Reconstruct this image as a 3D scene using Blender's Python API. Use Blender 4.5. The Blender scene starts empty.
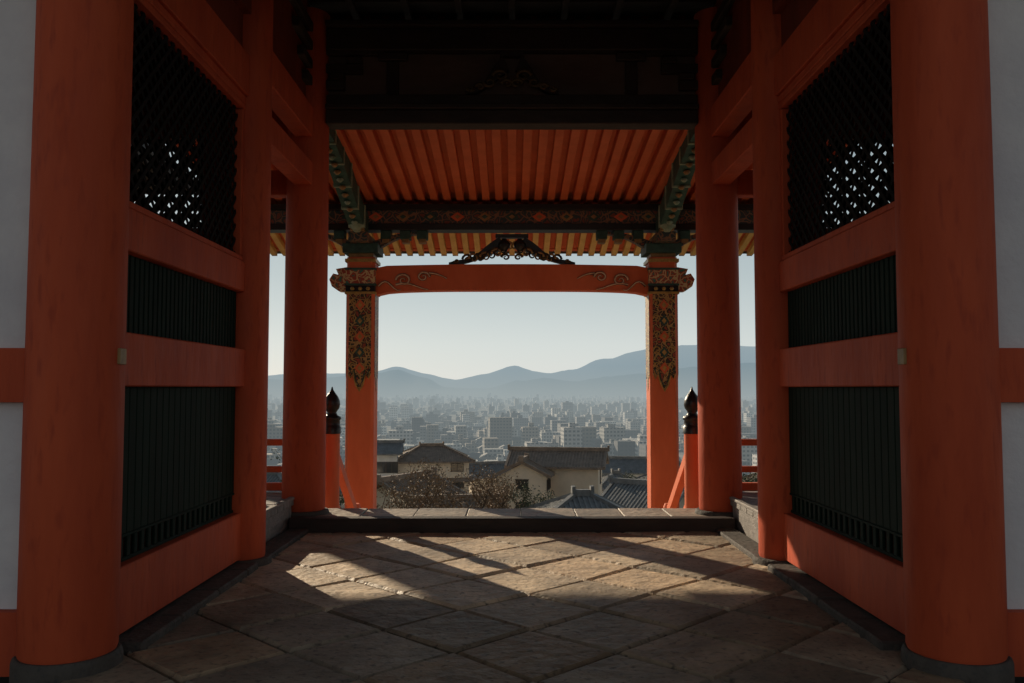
import bpy, bmesh, math, random
from mathutils import Vector, Matrix, noise
random.seed(7)
R = random.random
U = random.uniform
scn = bpy.context.scene
scn.view_settings.view_transform = 'Standard'
scn.view_settings.look = 'None'
scn.view_settings.exposure = 0

# ------------------------------------------------------------------ materials
def nodes(m):
    m.use_nodes = True
    nt = m.node_tree
    return nt, nt.nodes, nt.links

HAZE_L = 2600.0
def painted_haze(nt, shader_out, out_node):  # hazy distance painted onto surfaces as glow, stronger farther out
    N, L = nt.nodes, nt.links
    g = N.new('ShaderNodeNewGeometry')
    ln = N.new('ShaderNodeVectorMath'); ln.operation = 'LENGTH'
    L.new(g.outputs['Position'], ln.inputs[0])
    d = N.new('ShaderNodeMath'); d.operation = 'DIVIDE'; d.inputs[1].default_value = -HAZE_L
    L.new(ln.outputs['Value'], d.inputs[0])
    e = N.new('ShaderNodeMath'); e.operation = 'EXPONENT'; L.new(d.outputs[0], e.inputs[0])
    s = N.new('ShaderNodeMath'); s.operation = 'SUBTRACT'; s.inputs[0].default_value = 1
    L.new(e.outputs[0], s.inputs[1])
    # painted air colour: paler with distance, and paler low down for basin mist
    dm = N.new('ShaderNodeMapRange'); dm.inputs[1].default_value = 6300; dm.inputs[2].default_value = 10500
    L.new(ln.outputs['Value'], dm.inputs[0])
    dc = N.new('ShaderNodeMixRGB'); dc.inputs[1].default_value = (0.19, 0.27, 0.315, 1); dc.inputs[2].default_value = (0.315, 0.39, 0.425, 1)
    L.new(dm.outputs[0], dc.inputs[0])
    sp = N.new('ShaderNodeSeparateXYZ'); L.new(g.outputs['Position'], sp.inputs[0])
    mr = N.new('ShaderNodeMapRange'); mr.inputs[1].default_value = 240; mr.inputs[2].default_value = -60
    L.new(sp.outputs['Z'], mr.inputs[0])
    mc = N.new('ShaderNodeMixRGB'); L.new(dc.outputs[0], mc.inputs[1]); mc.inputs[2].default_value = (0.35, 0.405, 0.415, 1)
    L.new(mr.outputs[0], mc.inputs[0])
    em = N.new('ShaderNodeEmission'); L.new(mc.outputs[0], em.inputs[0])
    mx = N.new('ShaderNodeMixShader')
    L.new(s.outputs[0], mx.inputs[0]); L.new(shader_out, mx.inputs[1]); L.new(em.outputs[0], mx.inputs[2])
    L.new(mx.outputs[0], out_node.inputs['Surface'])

def mat(name, c1, c2=None, scale=3.0, rough=0.6, bump=0.15, bscale=None, stretch=(1,1,1), spec=0.4,
        metal=0.0, attr=False, hz=False, c3=None, bd=0.02):
    m = bpy.data.materials.new(name)
    nt, N, L = nodes(m)
    b = N['Principled BSDF']; out = N['Material Output']
    c2 = c2 or tuple(x*0.7 for x in c1)
    tc = N.new('ShaderNodeNewGeometry')
    mp = N.new('ShaderNodeMapping'); mp.inputs['Scale'].default_value = stretch
    L.new(tc.outputs['Position'], mp.inputs['Vector'])
    n1 = N.new('ShaderNodeTexNoise'); n1.inputs['Scale'].default_value = scale
    n1.inputs['Detail'].default_value = 4; n1.inputs['Roughness'].default_value = 0.65
    L.new(mp.outputs[0], n1.inputs['Vector'])
    cr = N.new('ShaderNodeValToRGB')
    cr.color_ramp.elements[0].position = 0.32; cr.color_ramp.elements[1].position = 0.68
    cr.color_ramp.elements[0].color = (*c2, 1); cr.color_ramp.elements[1].color = (*c1, 1)
    L.new(n1.outputs['Fac'], cr.inputs[0])
    col = cr.outputs[0]
    if c3:
        n3 = N.new('ShaderNodeTexNoise'); n3.inputs['Scale'].default_value = scale*9
        n3.inputs['Detail'].default_value = 2; L.new(mp.outputs[0], n3.inputs['Vector'])
        r3 = N.new('ShaderNodeValToRGB'); r3.color_ramp.elements[0].position = 0.56; r3.color_ramp.elements[1].position = 0.74
        L.new(n3.outputs['Fac'], r3.inputs[0])
        mx = N.new('ShaderNodeMixRGB'); mx.inputs[2].default_value = (*c3, 1)
        L.new(r3.outputs[0], mx.inputs[0]); L.new(col, mx.inputs[1]); col = mx.outputs[0]
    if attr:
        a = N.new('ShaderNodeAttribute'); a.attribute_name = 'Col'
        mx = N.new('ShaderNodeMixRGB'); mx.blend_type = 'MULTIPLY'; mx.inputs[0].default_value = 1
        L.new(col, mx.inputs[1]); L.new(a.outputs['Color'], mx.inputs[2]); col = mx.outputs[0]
    L.new(col, b.inputs['Base Color'])
    b.inputs['Roughness'].default_value = rough
    b.inputs['Metallic'].default_value = metal
    b.inputs['Specular IOR Level'].default_value = spec
    if bump > 0:
        n2 = N.new('ShaderNodeTexNoise'); n2.inputs['Scale'].default_value = bscale or scale*8
        n2.inputs['Detail'].default_value = 3; n2.inputs['Roughness'].default_value = 0.6
        L.new(mp.outputs[0], n2.inputs['Vector'])
        bp = N.new('ShaderNodeBump'); bp.inputs['Strength'].default_value = bump
        bp.inputs['Distance'].default_value = bd
        L.new(n2.outputs['Fac'], bp.inputs['Height']); L.new(bp.outputs[0], b.inputs['Normal'])
        rr = N.new('ShaderNodeMapRange'); rr.inputs[3].default_value = max(0, rough-0.12); rr.inputs[4].default_value = min(1, rough+0.15)
        L.new(n2.outputs['Fac'], rr.inputs[0]); L.new(rr.outputs[0], b.inputs['Roughness'])
    if hz: painted_haze(nt, b.outputs[0], out)
    return m

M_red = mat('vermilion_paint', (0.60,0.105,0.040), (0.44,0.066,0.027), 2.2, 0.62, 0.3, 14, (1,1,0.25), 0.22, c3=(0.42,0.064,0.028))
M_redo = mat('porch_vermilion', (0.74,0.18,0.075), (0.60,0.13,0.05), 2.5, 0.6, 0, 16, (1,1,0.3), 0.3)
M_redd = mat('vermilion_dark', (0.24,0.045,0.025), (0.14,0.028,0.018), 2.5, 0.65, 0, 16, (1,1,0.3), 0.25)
M_dark = mat('aged_dark_wood', (0.060,0.043,0.037), (0.034,0.026,0.024), 4, 0.65, 0.3, 20, (0.4,1,1), spec=0.3)
M_lat = mat('lattice_black', (0.016,0.013,0.012), (0.010,0.010,0.010), 4, 0.8, 0, spec=0.1)
M_black = mat('black_lacquer', (0.012,0.012,0.013), (0.02,0.02,0.02), 6, 0.35, 0.1, 30)
M_green = mat('green_slats', (0.009,0.024,0.017), (0.005,0.014,0.010), 5, 0.75, 0, 18, (1,1,0.2), 0.15)
M_plaster = mat('white_plaster', (0.80,0.79,0.82), (0.66,0.65,0.70), 1.6, 0.85, 0.35, 16, (1,1,1), 0.2)
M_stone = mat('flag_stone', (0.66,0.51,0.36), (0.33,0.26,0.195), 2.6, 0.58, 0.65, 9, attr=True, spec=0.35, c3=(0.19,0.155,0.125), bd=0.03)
M_stone2 = mat('kerb_stone', (0.10,0.088,0.078), (0.055,0.048,0.044), 4, 0.8, 0.9, 14, c3=(0.05,0.05,0.05))
M_mortar = mat('joint_dirt', (0.03,0.027,0.025), (0.015,0.014,0.013), 9, 0.9, 0.5)
M_plank = mat('grey_planks', (0.30,0.27,0.25), (0.17,0.155,0.145), 3, 0.6, 0.5, 14, (0.6,3,3))
M_gold = mat('gilt', (0.62,0.42,0.13), (0.32,0.21,0.07), 14, 0.4, 0, 40, metal=0.3)
M_goldd = mat('old_gilt', (0.16,0.105,0.045), (0.08,0.055,0.028), 14, 0.5, 0, 40, metal=0.2)
M_goldm = mat('ochre_ornament', (0.42,0.27,0.11), (0.25,0.16,0.07), 14, 0.5, 0, 40)
M_cream = mat('cream_scroll', (0.74,0.56,0.40), (0.52,0.34,0.22), 12, 0.6, 0)
M_ochre = mat('ochre_rafter_paint', (0.82,0.58,0.22), (0.70,0.44,0.14), 5, 0.6, 0)
M_teal = mat('teal_paint', (0.05,0.13,0.105), (0.025,0.06,0.055), 9, 0.6, 0)
M_pale = mat('pale_green_paint', (0.36,0.46,0.34), (0.20,0.28,0.20), 12, 0.6, 0)
M_bark = mat('roof_bark', (0.07,0.055,0.045), (0.04,0.033,0.03), 3, 0.9, 0.6)

def patterned(name, bg, fg, scale, w=0.05, stretch=(1,1,1), third=None):
    m = bpy.data.materials.new(name); nt, N, L = nodes(m); b = N['Principled BSDF']
    g = N.new('ShaderNodeNewGeometry')
    mp = N.new('ShaderNodeMapping'); mp.inputs['Scale'].default_value = stretch
    L.new(g.outputs['Position'], mp.inputs[0])
    ns = N.new('ShaderNodeTexNoise'); ns.inputs['Scale'].default_value = scale*0.9
    ns.inputs['Detail'].default_value = 1
    L.new(mp.outputs[0], ns.inputs[0])
    ad = N.new('ShaderNodeMixRGB'); ad.blend_type = 'ADD'; ad.inputs[0].default_value = 0.12
    L.new(mp.outputs[0], ad.inputs[1]); L.new(ns.outputs['Color'], ad.inputs[2])
    v = N.new('ShaderNodeTexVoronoi'); v.feature = 'DISTANCE_TO_EDGE'; v.inputs['Scale'].default_value = scale
    L.new(ad.outputs[0], v.inputs[0])
    r = N.new('ShaderNodeValToRGB')
    e = r.color_ramp.elements
    e[0].position = w; e[0].color = (*fg, 1); e[1].position = w+0.03; e[1].color = (*bg, 1)
    x = e.new(0.24); x.color = (*bg, 1); x = e.new(0.27); x.color = (*(third or fg), 1)
    L.new(v.outputs['Distance'], r.inputs[0]); L.new(r.outputs[0], b.inputs['Base Color'])
    b.inputs['Roughness'].default_value = 0.5
    return m
M_gpat = patterned('gilt_arabesque', (0.035,0.032,0.022), (0.46,0.30,0.11), 12, 0.07, third=(0.32,0.07,0.035))
M_bpat = patterned('painted_brocade', (0.03,0.06,0.065), (0.26,0.15,0.08), 9, 0.05, (1,1,1), (0.22,0.07,0.04))
M_cpat = patterned('painted_capital', (0.40,0.07,0.035), (0.62,0.50,0.26), 11, 0.06, (1,1,1), (0.06,0.22,0.16))

# ------------------------------------------------------------------ mesh builder
class MB:
    def __init__(s): s.v=[]; s.f=[]; s.m=[]; s.s=[]; s.c=[]
    def add(s, vs, fs, mi=0, sm=False, col=(1,1,1)):
        o=len(s.v); s.v += [tuple(v) for v in vs]
        for f in fs:
            s.f.append([o+i for i in f]); s.m.append(mi); s.s.append(sm); s.c.append(col)
    def box(s,x0,x1,y0,y1,z0,z1,mi=0,col=(1,1,1)):
        vs=[(x0,y0,z0),(x1,y0,z0),(x1,y1,z0),(x0,y1,z0),(x0,y0,z1),(x1,y0,z1),(x1,y1,z1),(x0,y1,z1)]
        s.add(vs,[(0,3,2,1),(4,5,6,7),(0,1,5,4),(1,2,6,5),(2,3,7,6),(3,0,4,7)],mi,False,col)
    def beam(s,p,q,w,h,mi=0,up=Vector((0,0,1)),col=(1,1,1)):
        p=Vector(p);q=Vector(q);d=(q-p).normalized()
        sd=d.cross(up)
        if sd.length<1e-4: sd=d.cross(Vector((1,0,0)))
        sd.normalize(); u=sd.cross(d).normalized()
        vs=[]
        for P in (p,q):
            for a,b in ((-1,-1),(1,-1),(1,1),(-1,1)): vs.append(P+sd*a*w/2+u*b*h/2)
        s.add(vs,[(0,1,2,3),(7,6,5,4),(0,4,5,1),(1,5,6,2),(2,6,7,3),(3,7,4,0)],mi,False,col)
    def lathe(s,x,y,prof,seg=32,mi=0,sm=True):
        vs=[];fs=[]
        for r,z in prof:
            for i in range(seg):
                a=2*math.pi*i/seg; vs.append((x+r*math.cos(a),y+r*math.sin(a),z))
        n=len(prof)
        for j in range(n-1):
            for i in range(seg):
                k=(i+1)%seg; fs.append((j*seg+i,j*seg+k,(j+1)*seg+k,(j+1)*seg+i))
        s.add(vs,fs,mi,sm)
        s.add(vs[:seg],[tuple(range(seg))[::-1]],mi); s.add(vs[-seg:],[tuple(range(seg))],mi)
    def prism(s,poly,fn0,fn1,mi=0,col=(1,1,1)):
        n=len(poly)
        vs=[fn0(*p) for p in poly]+[fn1(*p) for p in poly]
        fs=[tuple(range(n)),tuple(range(2*n-1,n-1,-1))]
        for i in range(n):
            k=(i+1)%n; fs.append((i,i+n,k+n,k))
        s.add(vs,fs,mi,False,col)
    def pxz(s,poly,y0,y1,mi=0): s.prism(poly,lambda a,b:(a,y0,b),lambda a,b:(a,y1,b),mi)
    def pyz(s,poly,x0,x1,mi=0): s.prism(poly,lambda a,b:(x0,a,b),lambda a,b:(x1,a,b),mi)
    def tube(s,pts,r,seg=6,mi=0,r2=None):
        pts=[Vector(p) for p in pts]; n=len(pts); vs=[];fs=[]
        for i,p in enumerate(pts):
            d=(pts[min(i+1,n-1)]-pts[max(i-1,0)]).normalized()
            a=d.cross(Vector((0.13,0.97,0.21)));
            if a.length<1e-3: a=d.cross(Vector((1,0,0)))
            a.normalize(); b=d.cross(a)
            rr=r if r2 is None else r+(r2-r)*i/(n-1)
            for k in range(seg):
                t=2*math.pi*k/seg; vs.append(p+a*math.cos(t)*rr+b*math.sin(t)*rr)
        for i in range(n-1):
            for k in range(seg):
                l=(k+1)%seg; fs.append((i*seg+k,i*seg+l,(i+1)*seg+l,(i+1)*seg+k))
        fs.append(tuple(range(seg))[::-1]); fs.append(tuple((n-1)*seg+k for k in range(seg)))
        s.add(vs,fs,mi,True)
    def build(s,name,mats,parent=None,bevel=0,attr=False,fix=True,seg=1):
        me=bpy.data.meshes.new(name); me.from_pydata(s.v,[],s.f); me.update()
        for m in (mats if isinstance(mats,(list,tuple)) else [mats]): me.materials.append(m)
        me.polygons.foreach_set('material_index',s.m)
        me.polygons.foreach_set('use_smooth',s.s)
        if attr:
            ca=me.color_attributes.new('Col','FLOAT_COLOR','CORNER')
            buf=[]
            for f,c in zip(s.f,s.c):
                for _ in f: buf += [c[0],c[1],c[2],1]
            ca.data.foreach_set('color',buf)
        if fix:
            bm=bmesh.new(); bm.from_mesh(me); bmesh.ops.recalc_face_normals(bm,faces=bm.faces); bm.to_mesh(me); bm.free()
        ob=bpy.data.objects.new(name,me); scn.collection.objects.link(ob)
        if parent: ob.parent=parent
        if bevel>0:
            b=ob.modifiers.new('bevel','BEVEL'); b.width=bevel; b.segments=seg; b.limit_method='ANGLE'; b.angle_limit=math.radians(40)
            b.use_clamp_overlap=True
        return ob
def empty(name,loc=(0,0,0),rz=0):
    e=bpy.data.objects.new(name,None); scn.collection.objects.link(e); e.location=loc; e.rotation_euler=(0,0,rz); return e

# ------------------------------------------------------------------ layout
X1,Y1=2.42,4.72
X2,Y2=2.33,7.42
X3,Y3=2.31,9.50
X4,Y4=2.31,13.1
WX=2.36   # side wall plane
gate=empty('temple_gate')

# main pillars
mb=MB()
for sx in (-1,1):
    for (x,y,r,zb) in ((X1,Y1,.25,.07),(X2,Y2,.195,.05),(X3,Y3,.235,.16)):
        mb.lathe(sx*x,y,[(r*.97,zb),(r,zb+.02),(r,1.5),(r*.99,3.5),(r*.97,5.75)],48)
    mb.lathe(sx*5.3,Y3,[(.23,.0),(.23,5.7)],32); mb.lathe(sx*5.3,Y2,[(.23,-.2),(.23,5.7)],32); mb.lathe(sx*5.3,Y1,[(.23,-.2),(.23,5.7)],32)
mb.build('pillars',M_red,gate)
mb=MB()
for sx in (-1,1):
    for (x,y,r,z0,z1) in ((X1,Y1,.275,-.05,.07),(X2,Y2,.25,-.05,.05),(X3,Y3,.28,.1,.16)):
        mb.lathe(sx*x,y,[(r,z0),(r,z1-.03),(r*.97,z1-.008),(r*.93,z1)],32)
    y=Y1+.25
    while y<Y2-.3:
        l=U(.5,.8); mb.box(sx*2.12,sx*2.62,y,min(y+l-.012,Y2-.22),-.05,.045+U(-.006,.006)); y+=l
    mb.box(sx*2.12,sx*2.34,Y2+.15,8.98,-.05,.035)
mb.build('pillar_base_stones',M_stone2,gate,.012)

# side wall frames
for sx,nm in ((-1,'a'),(1,'b')):
    mb=MB()
    ya,yb=Y1+.2,Y2-.14
    def bx(x0,x1,y0,y1,z0,z1,mi=0): mb.box(min(sx*x0,sx*x1),max(sx*x0,sx*x1),y0,y1,z0,z1,mi)
    for z0,z1,t in ((.06,.45,.075),(1.51,1.83,.085),(2.32,2.58,.075),(4.02,4.38,.085)):
        bx(WX-t,WX+t,ya,yb,z0,z1)
    for z0,z1 in ((2.582,2.63),(3.90,3.95)): bx(WX-.055,WX+.055,ya+.02,yb-.02,z0,z1)
    bx(WX-.06,WX+.06,ya,yb,3.952,4.018)
    bx(WX-.05,WX+.05,ya+.05,ya+.1,2.632,3.898); bx(WX-.05,WX+.05,yb-.1,yb-.05,2.632,3.898)
    mb.build('side_wall_rails_'+nm,M_red,gate,.008)
    mb=MB()
    bx(WX-.09,WX+.09,ya,yb,4.75,5.1)
    bx(WX-.02,WX+.02,ya,yb,4.383,4.747); bx(WX-.02,WX+.02,ya,yb,5.103,5.9)
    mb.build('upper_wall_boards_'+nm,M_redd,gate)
    # lattice
    mb=MB(); y0,y1,z0,z1=ya+.1,yb-.1,2.632,3.898
    sp=.088
    def clipline(yy,sl):
        ys=y0; ye=y1
        zA=z0+sl*(ys-yy); zB=z0+sl*(ye-yy)
        t0,t1=0.0,1.0
        dz=zB-zA
        for lim,sg in ((z0,1),(z1,-1)):
            fa=sg*(zA-lim); fb=sg*(zB-lim)
            if fa<0 and fb<0: return None
            if fa<0: t0=max(t0,fa/(fa-fb))
            elif fb<0: t1=min(t1,fa/(fa-fb))
        if t1-t0<1e-3: return None
        return [(ys+(ye-ys)*t,zA+dz*t) for t in (t0,t1)]
    for i in range(-30,60):
        yy=y0+i*sp*1.35
        for sl,dx in ((1,-.0035),(-1,.0035)):
            c=clipline(yy,sl)
            if c:
                mb.beam((sx*(WX+dx),c[0][0],c[0][1]),(sx*(WX+dx),c[1][0],c[1][1]),.006,.030,0,up=Vector((0,-sl,1)))
    mb.build('diamond_lattice_'+nm,M_lat,gate)
    mb=MB(); y=ya+.01
    while y<yb-.05:
        bx(WX-.008,WX+.008,y,y+.052,1.832,2.318)
        y+=.070
    mb.build('small_slats_'+nm,M_green,gate,.003)
    mb=MB(); y=ya+.01
    while y<yb-.07:
        bx(WX-.015,WX+.015,y,y+.094,.62,1.508)
        y+=.100
    bx(WX-.012,WX+.012,ya,yb,.452,.475); bx(WX-.020,WX+.020,ya,yb,.60,.619)
    y=ya+.03
    while y<yb: bx(WX-.010,WX+.010,y,y+.05,.475,.60); y+=.1
    mb.build('green_board_panel_'+nm,M_green,gate,.004)
    mb=MB()
    bx(X1-.262,X1-.24,Y1-.04,Y1+.04,1.63,1.72)
    mb.build('gilt_fittings_'+nm,M_goldm,gate,.004)
    mb=MB()
    bx(X1+.05,5.2,Y1-.03,Y1+.03,.30,1.42); bx(X1+.05,5.2,Y1-.03,Y1+.03,1.72,4.2)
    mb.build('plaster_wall_'+nm,M_plaster,gate)
    mb=MB()
    bx(X1+.1,5.2,Y1-.09,Y1+.09,-.04,.298); bx(X1+.1,5.2,Y1-.09,Y1+.09,1.422,1.718); bx(X1+.1,5.2,Y1-.09,Y1+.09,4.202,4.6)
    bx(X1+.05,5.2,Y1-.02,Y1+.02,4.602,5.9)
    mb.build('front_wall_rails_'+nm,M_red,gate)
    mb=MB()
    yy0,yy1=Y2-.04,Y2+.04
    bx(2.50,5.2,yy0,yy1,.0,.5); bx(2.50,5.2,yy0,yy1,1.45,2.10); bx(2.50,5.2,yy0,yy1,2.28,2.90); bx(2.50,5.2,yy0,yy1,3.70,5.9)
    bx(2.50,2.72,yy0,yy1,2.901,3.699); bx(3.5,5.2,yy0,yy1,2.901,3.699)
    bx(4.4,5.2,yy0,yy1,.501,1.449)
    x=2.52
    while x<5.1: bx(x,x+.05,yy0+.02,yy1-.02,2.101,2.279); x+=.11
    x=2.52
    while x<4.35: bx(x,x+.06,yy0+.02,yy1-.02,.501,1.449); x+=.115
    bx(5.25,5.35,Y1,Y2,-.1,5.9)
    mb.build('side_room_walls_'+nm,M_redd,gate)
    mb=MB()
    for i in range(-14,22):
        for sl,dy in ((1,-.01),(-1,.01)):
            xa=2.72+i*.15
            p=(xa,2.9); q=(xa+.8*sl,3.7)
            def cx(p,q):
                t0,t1=0,1
                for lim,sg in ((2.72,1),(3.5,-1)):
                    fa=sg*(p[0]-lim); fb=sg*(q[0]-lim)
                    if fa<0 and fb<0: return None
                    if fa<0: t0=max(t0,fa/(fa-fb))
                    elif fb<0: t1=min(t1,fa/(fa-fb))
                if t1-t0<.02: return None
                f=lambda t:(p[0]+(q[0]-p[0])*t,p[1]+(q[1]-p[1])*t)
                return f(t0),f(t1)
            c=cx(p,q)
            if c: mb.beam((sx*c[0][0],Y2+dy,c[0][1]),(sx*c[1][0],Y2+dy,c[1][1]),.018,.055,0,up=Vector((-sl*sx,0,1)))
    mb.build('rear_lattice_'+nm,M_lat,gate)
    mb=MB()
    bx(X3-.10,X3+.10,Y2+.14,Y3-.15,4.28,4.62); bx(X3-.10,X3+.10,Y2+.14,Y3-.15,3.74,4.0)
    bx(X3+.18,3.15,Y3-.09,Y3+.09,3.66,3.94); bx(X3+.18,5.2,Y3-.09,Y3+.09,4.3,4.62)
    bx(X3+.1,5.2,Y3-.03,Y3+.03,4.622,5.9)
    mb.build('tie_beams_'+nm,M_red,gate,.01)
    mb=MB()
    bx(X3-.02,X3+.02,Y2+.1,Y3-.1,4.623,5.9)
    bx(5.25,5.32,Y2,Y3,4.0,5.9)
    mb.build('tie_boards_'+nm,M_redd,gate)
    mb=MB()
    for yy in (Y3,Y1):
        xx=X3 if yy==Y3 else X1
        for k,(wd,z) in enumerate(((.42,4.86),(.62,5.05),(.86,5.26),(1.1,5.47))):
            bx(xx-wd,xx+wd*.6,yy-.09,yy+.09,z,z+.11)
            bx(xx-.09,xx+.09,yy-wd,yy-.095,z,z+.11)
            bx(xx-wd,xx-wd+.17,yy-.11,yy+.11,z+.112,z+.185)
    mb.build('eave_brackets_'+nm,M_dark,gate,.01)

# veranda platforms
for sx,nm in ((-1,'a'),(1,'b')):
    mb=MB()
    lo,hi=sorted((sx*2.36,sx*5.25))
    y=Y2+.06
    while y<9.9:
        mb.box(lo,hi,y,y+.225,.235,.295+U(-.003,.003)); y+=.232
    a,b=sorted((sx*2.375,sx*2.42)); mb.box(a,b,Y2+.18,Y3-.26,-.05,.233)
    a,b=sorted((sx*2.345,sx*2.40)); mb.box(a,b,Y2+.18,Y3-.25,.299,.33)
    mb.box(lo,hi,9.9,9.94,-.6,.233)
    mb.build('veranda_deck_'+nm,M_plank,gate,.006)

# lintel & frieze across row 3
mb=MB()
xl=X3-.22
mb.box(-xl,xl,Y3-.12,Y3+.12,4.46,4.62,0); mb.box(-xl,xl,Y3-.16,Y3+.16,4.622,4.68,0); mb.box(-xl,xl,Y3-.10,Y3+.10,4.682,4.80,0)
mb.box(-xl,xl,Y3-.02,Y3+.06,4.80,5.3,1)
mb.box(-xl,xl,Y3-.13,Y3+.13,5.302,5.55,0); mb.box(-xl,xl,Y3-.2,Y3+.2,5.552,5.62,0)
mb.box(-2.1,2.1,Y2-.13,Y2+.13,5.35,5.7,0)
mb.box(-2.1,2.1,Y1-.13,Y1+.13,5.0,5.4,0)
for x in (-1.35,1.35,):
    mb.box(x-.07,x+.07,Y3-.06,Y3-.022,4.805,5.2,0); mb.box(x-.17,x+.17,Y3-.09,Y3-.022,5.2,5.29,0)
M_frz=mat('frieze_boards',(.17,.115,.095),(.11,.075,.062),3,.7,.2,16,(.4,1,1),.2)
mb.build('lintel_beams',[M_dark,M_frz],gate,.01)

def frogleg(mb,cx,y0,y1,zb,w,h,mi,mg):
    n=14
    outer=[]
    for i in range(n+1):
        t=i/n
        x=.10*w+(.40*w)*t; z=h*(1-t)**1.6*.95+.02+ .05*h*math.sin(t*9)
        outer.append((x,max(z,.03*h)))
    inner=[]
    for i in range(n+1):
        t=1-i/n
        x=.04*w+.38*w*t; z=h*.62*(1-t)**1.3
        inner.append((x,max(z,0)))
    right=outer+[(.5*w,0)]+inner
    for s in (-1,1):
        mb.pxz([(cx+s*a,zb+b) for a,b in right],y0,y1,mi)
    mb.box(cx-.13*w,cx+.13*w,y0-.005,y1+.005,zb+h*.98,zb+h*1.12,mi)
    yf=y0-.015
    for s in (-1,1):
        for (sx0,sz0,r,dirn) in ((.12,.45,.16,1),(.24,.28,.12,-1),(.34,.16,.09,1),(.05,.25,.12,1),(.44,.12,.07,-1)):
            pts=[]
            for k in range(22):
                a=k*.42*dirn; rr=r*h*(1-k/24)
                pts.append((cx+s*(sx0*w+rr*math.cos(a)*1.3),yf,zb+sz0*h+rr*math.sin(a)))
            mb.tube(pts,.016*h/.35+.004,5,mg,.005)
mb=MB()
frogleg(mb,0,Y3-.10,Y3-.022,4.81,1.05,.44,0,1)
mb.build('frieze_frog_leg_strut',[M_dark,M_goldd],gate)

# ceiling & main roof
mb=MB()
mb.box(-5.4,5.4,3.0,11.0,5.9,5.96)
for i in range(14):
    y=3.3+i*.6; mb.box(-5.3,5.3,y,y+.07,5.82,5.898)
for x in [-1.8+.6*i for i in range(7)]: mb.box(x-.035,x+.035,3.0,10.9,5.76,5.818)
mb.build('coffered_ceiling',M_dark,gate)
mb=MB()
for ye,yr in ((2.2,7.3),(11.6,7.3)):
    vs=[(-7.2,ye,5.75),(7.2,ye,5.75),(5.6,yr,9.6),(-5.6,yr,9.6),(-7.2,ye,6.05),(7.2,ye,6.05),(5.6,yr,9.9),(-5.6,yr,9.9)]
    mb.add(vs,[(0,1,2,3),(7,6,5,4),(0,4,5,1),(1,5,6,2),(2,6,7,3),(3,7,4,0)])
for s in (-1,1):
    vs=[(s*7.2,2.2,5.76),(s*7.2,11.6,5.76),(s*5.6,7.3,9.61),(s*7.2,2.2,6.04),(s*7.2,11.6,6.04),(s*5.6,7.3,9.89)]
    mb.add(vs,[(0,1,2),(5,4,3),(0,3,4,1),(1,4,5,2),(2,5,3,0)])
mb.beam((-5.8,7.3,9.95),(5.8,7.3,9.95),.5,.5)
mb.build('main_roof',M_bark,gate)
mb=MB()
x=-7.0
while x<7.0:
    mb.beam((x,9.7,5.98-.0),(x,11.5,5.62),.08,.10,0); mb.beam((x,2.3,5.62),(x,4.5,5.98),.08,.10,0); x+=.22
mb.build('main_roof_rafters',M_redd,gate)

# ------------------------------------------------------------------ porch (kohai)
RW=4.4
def rz(y):
    if y<13.3: return 4.78-.115*(y-9.7)
    return 4.366-.30*(y-13.3)
mb=MB()
x=-RW
while x<=RW+.01:
    mb.beam((x,9.62,rz(9.62)+.06),(x,13.9,4.78-.115*4.2+.06),.115,.12,0)
    x+=.2
mb.build('porch_rafters',M_redo,gate,.006)
mb=MB(); x=-RW
while x<=RW+.01:
    mb.beam((x,13.25,rz(13.3)-.02),(x,14.9,rz(14.9)+.0),.095,.10,0)
    mb.box(x-.049,x+.049,14.93,14.936,rz(14.9)-.055,rz(14.9)+.045,1)
    x+=.2
mb.build('flying_rafters',[M_ochre,M_gold],gate,.004)
mb=MB()
mb.beam((-0,9.55,rz(9.55)+.15),(0,13.95,4.78-.115*4.25+.15),2*RW+.3,.05,0)
mb.beam((0,13.3,rz(13.3)+.06),(0,14.98,rz(14.98)+.08),2*RW+.3,.04,0)
mb.build('porch_soffit_boards',M_redo,gate)
mb=MB()
mb.beam((0,9.6,5.25),(0,13.4,4.75),2*RW+.6,.35,0); mb.beam((0,13.35,4.7),(0,15.2,4.02),2*RW+.6,.24,0)
mb.build('porch_roof',M_bark,gate)
mb=MB()
mb.box(-RW-.1,RW+.1,14.86,14.925,rz(14.9)+.06,rz(14.9)+.12)
mb.build('eave_edge_board',M_red,gate)

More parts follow.
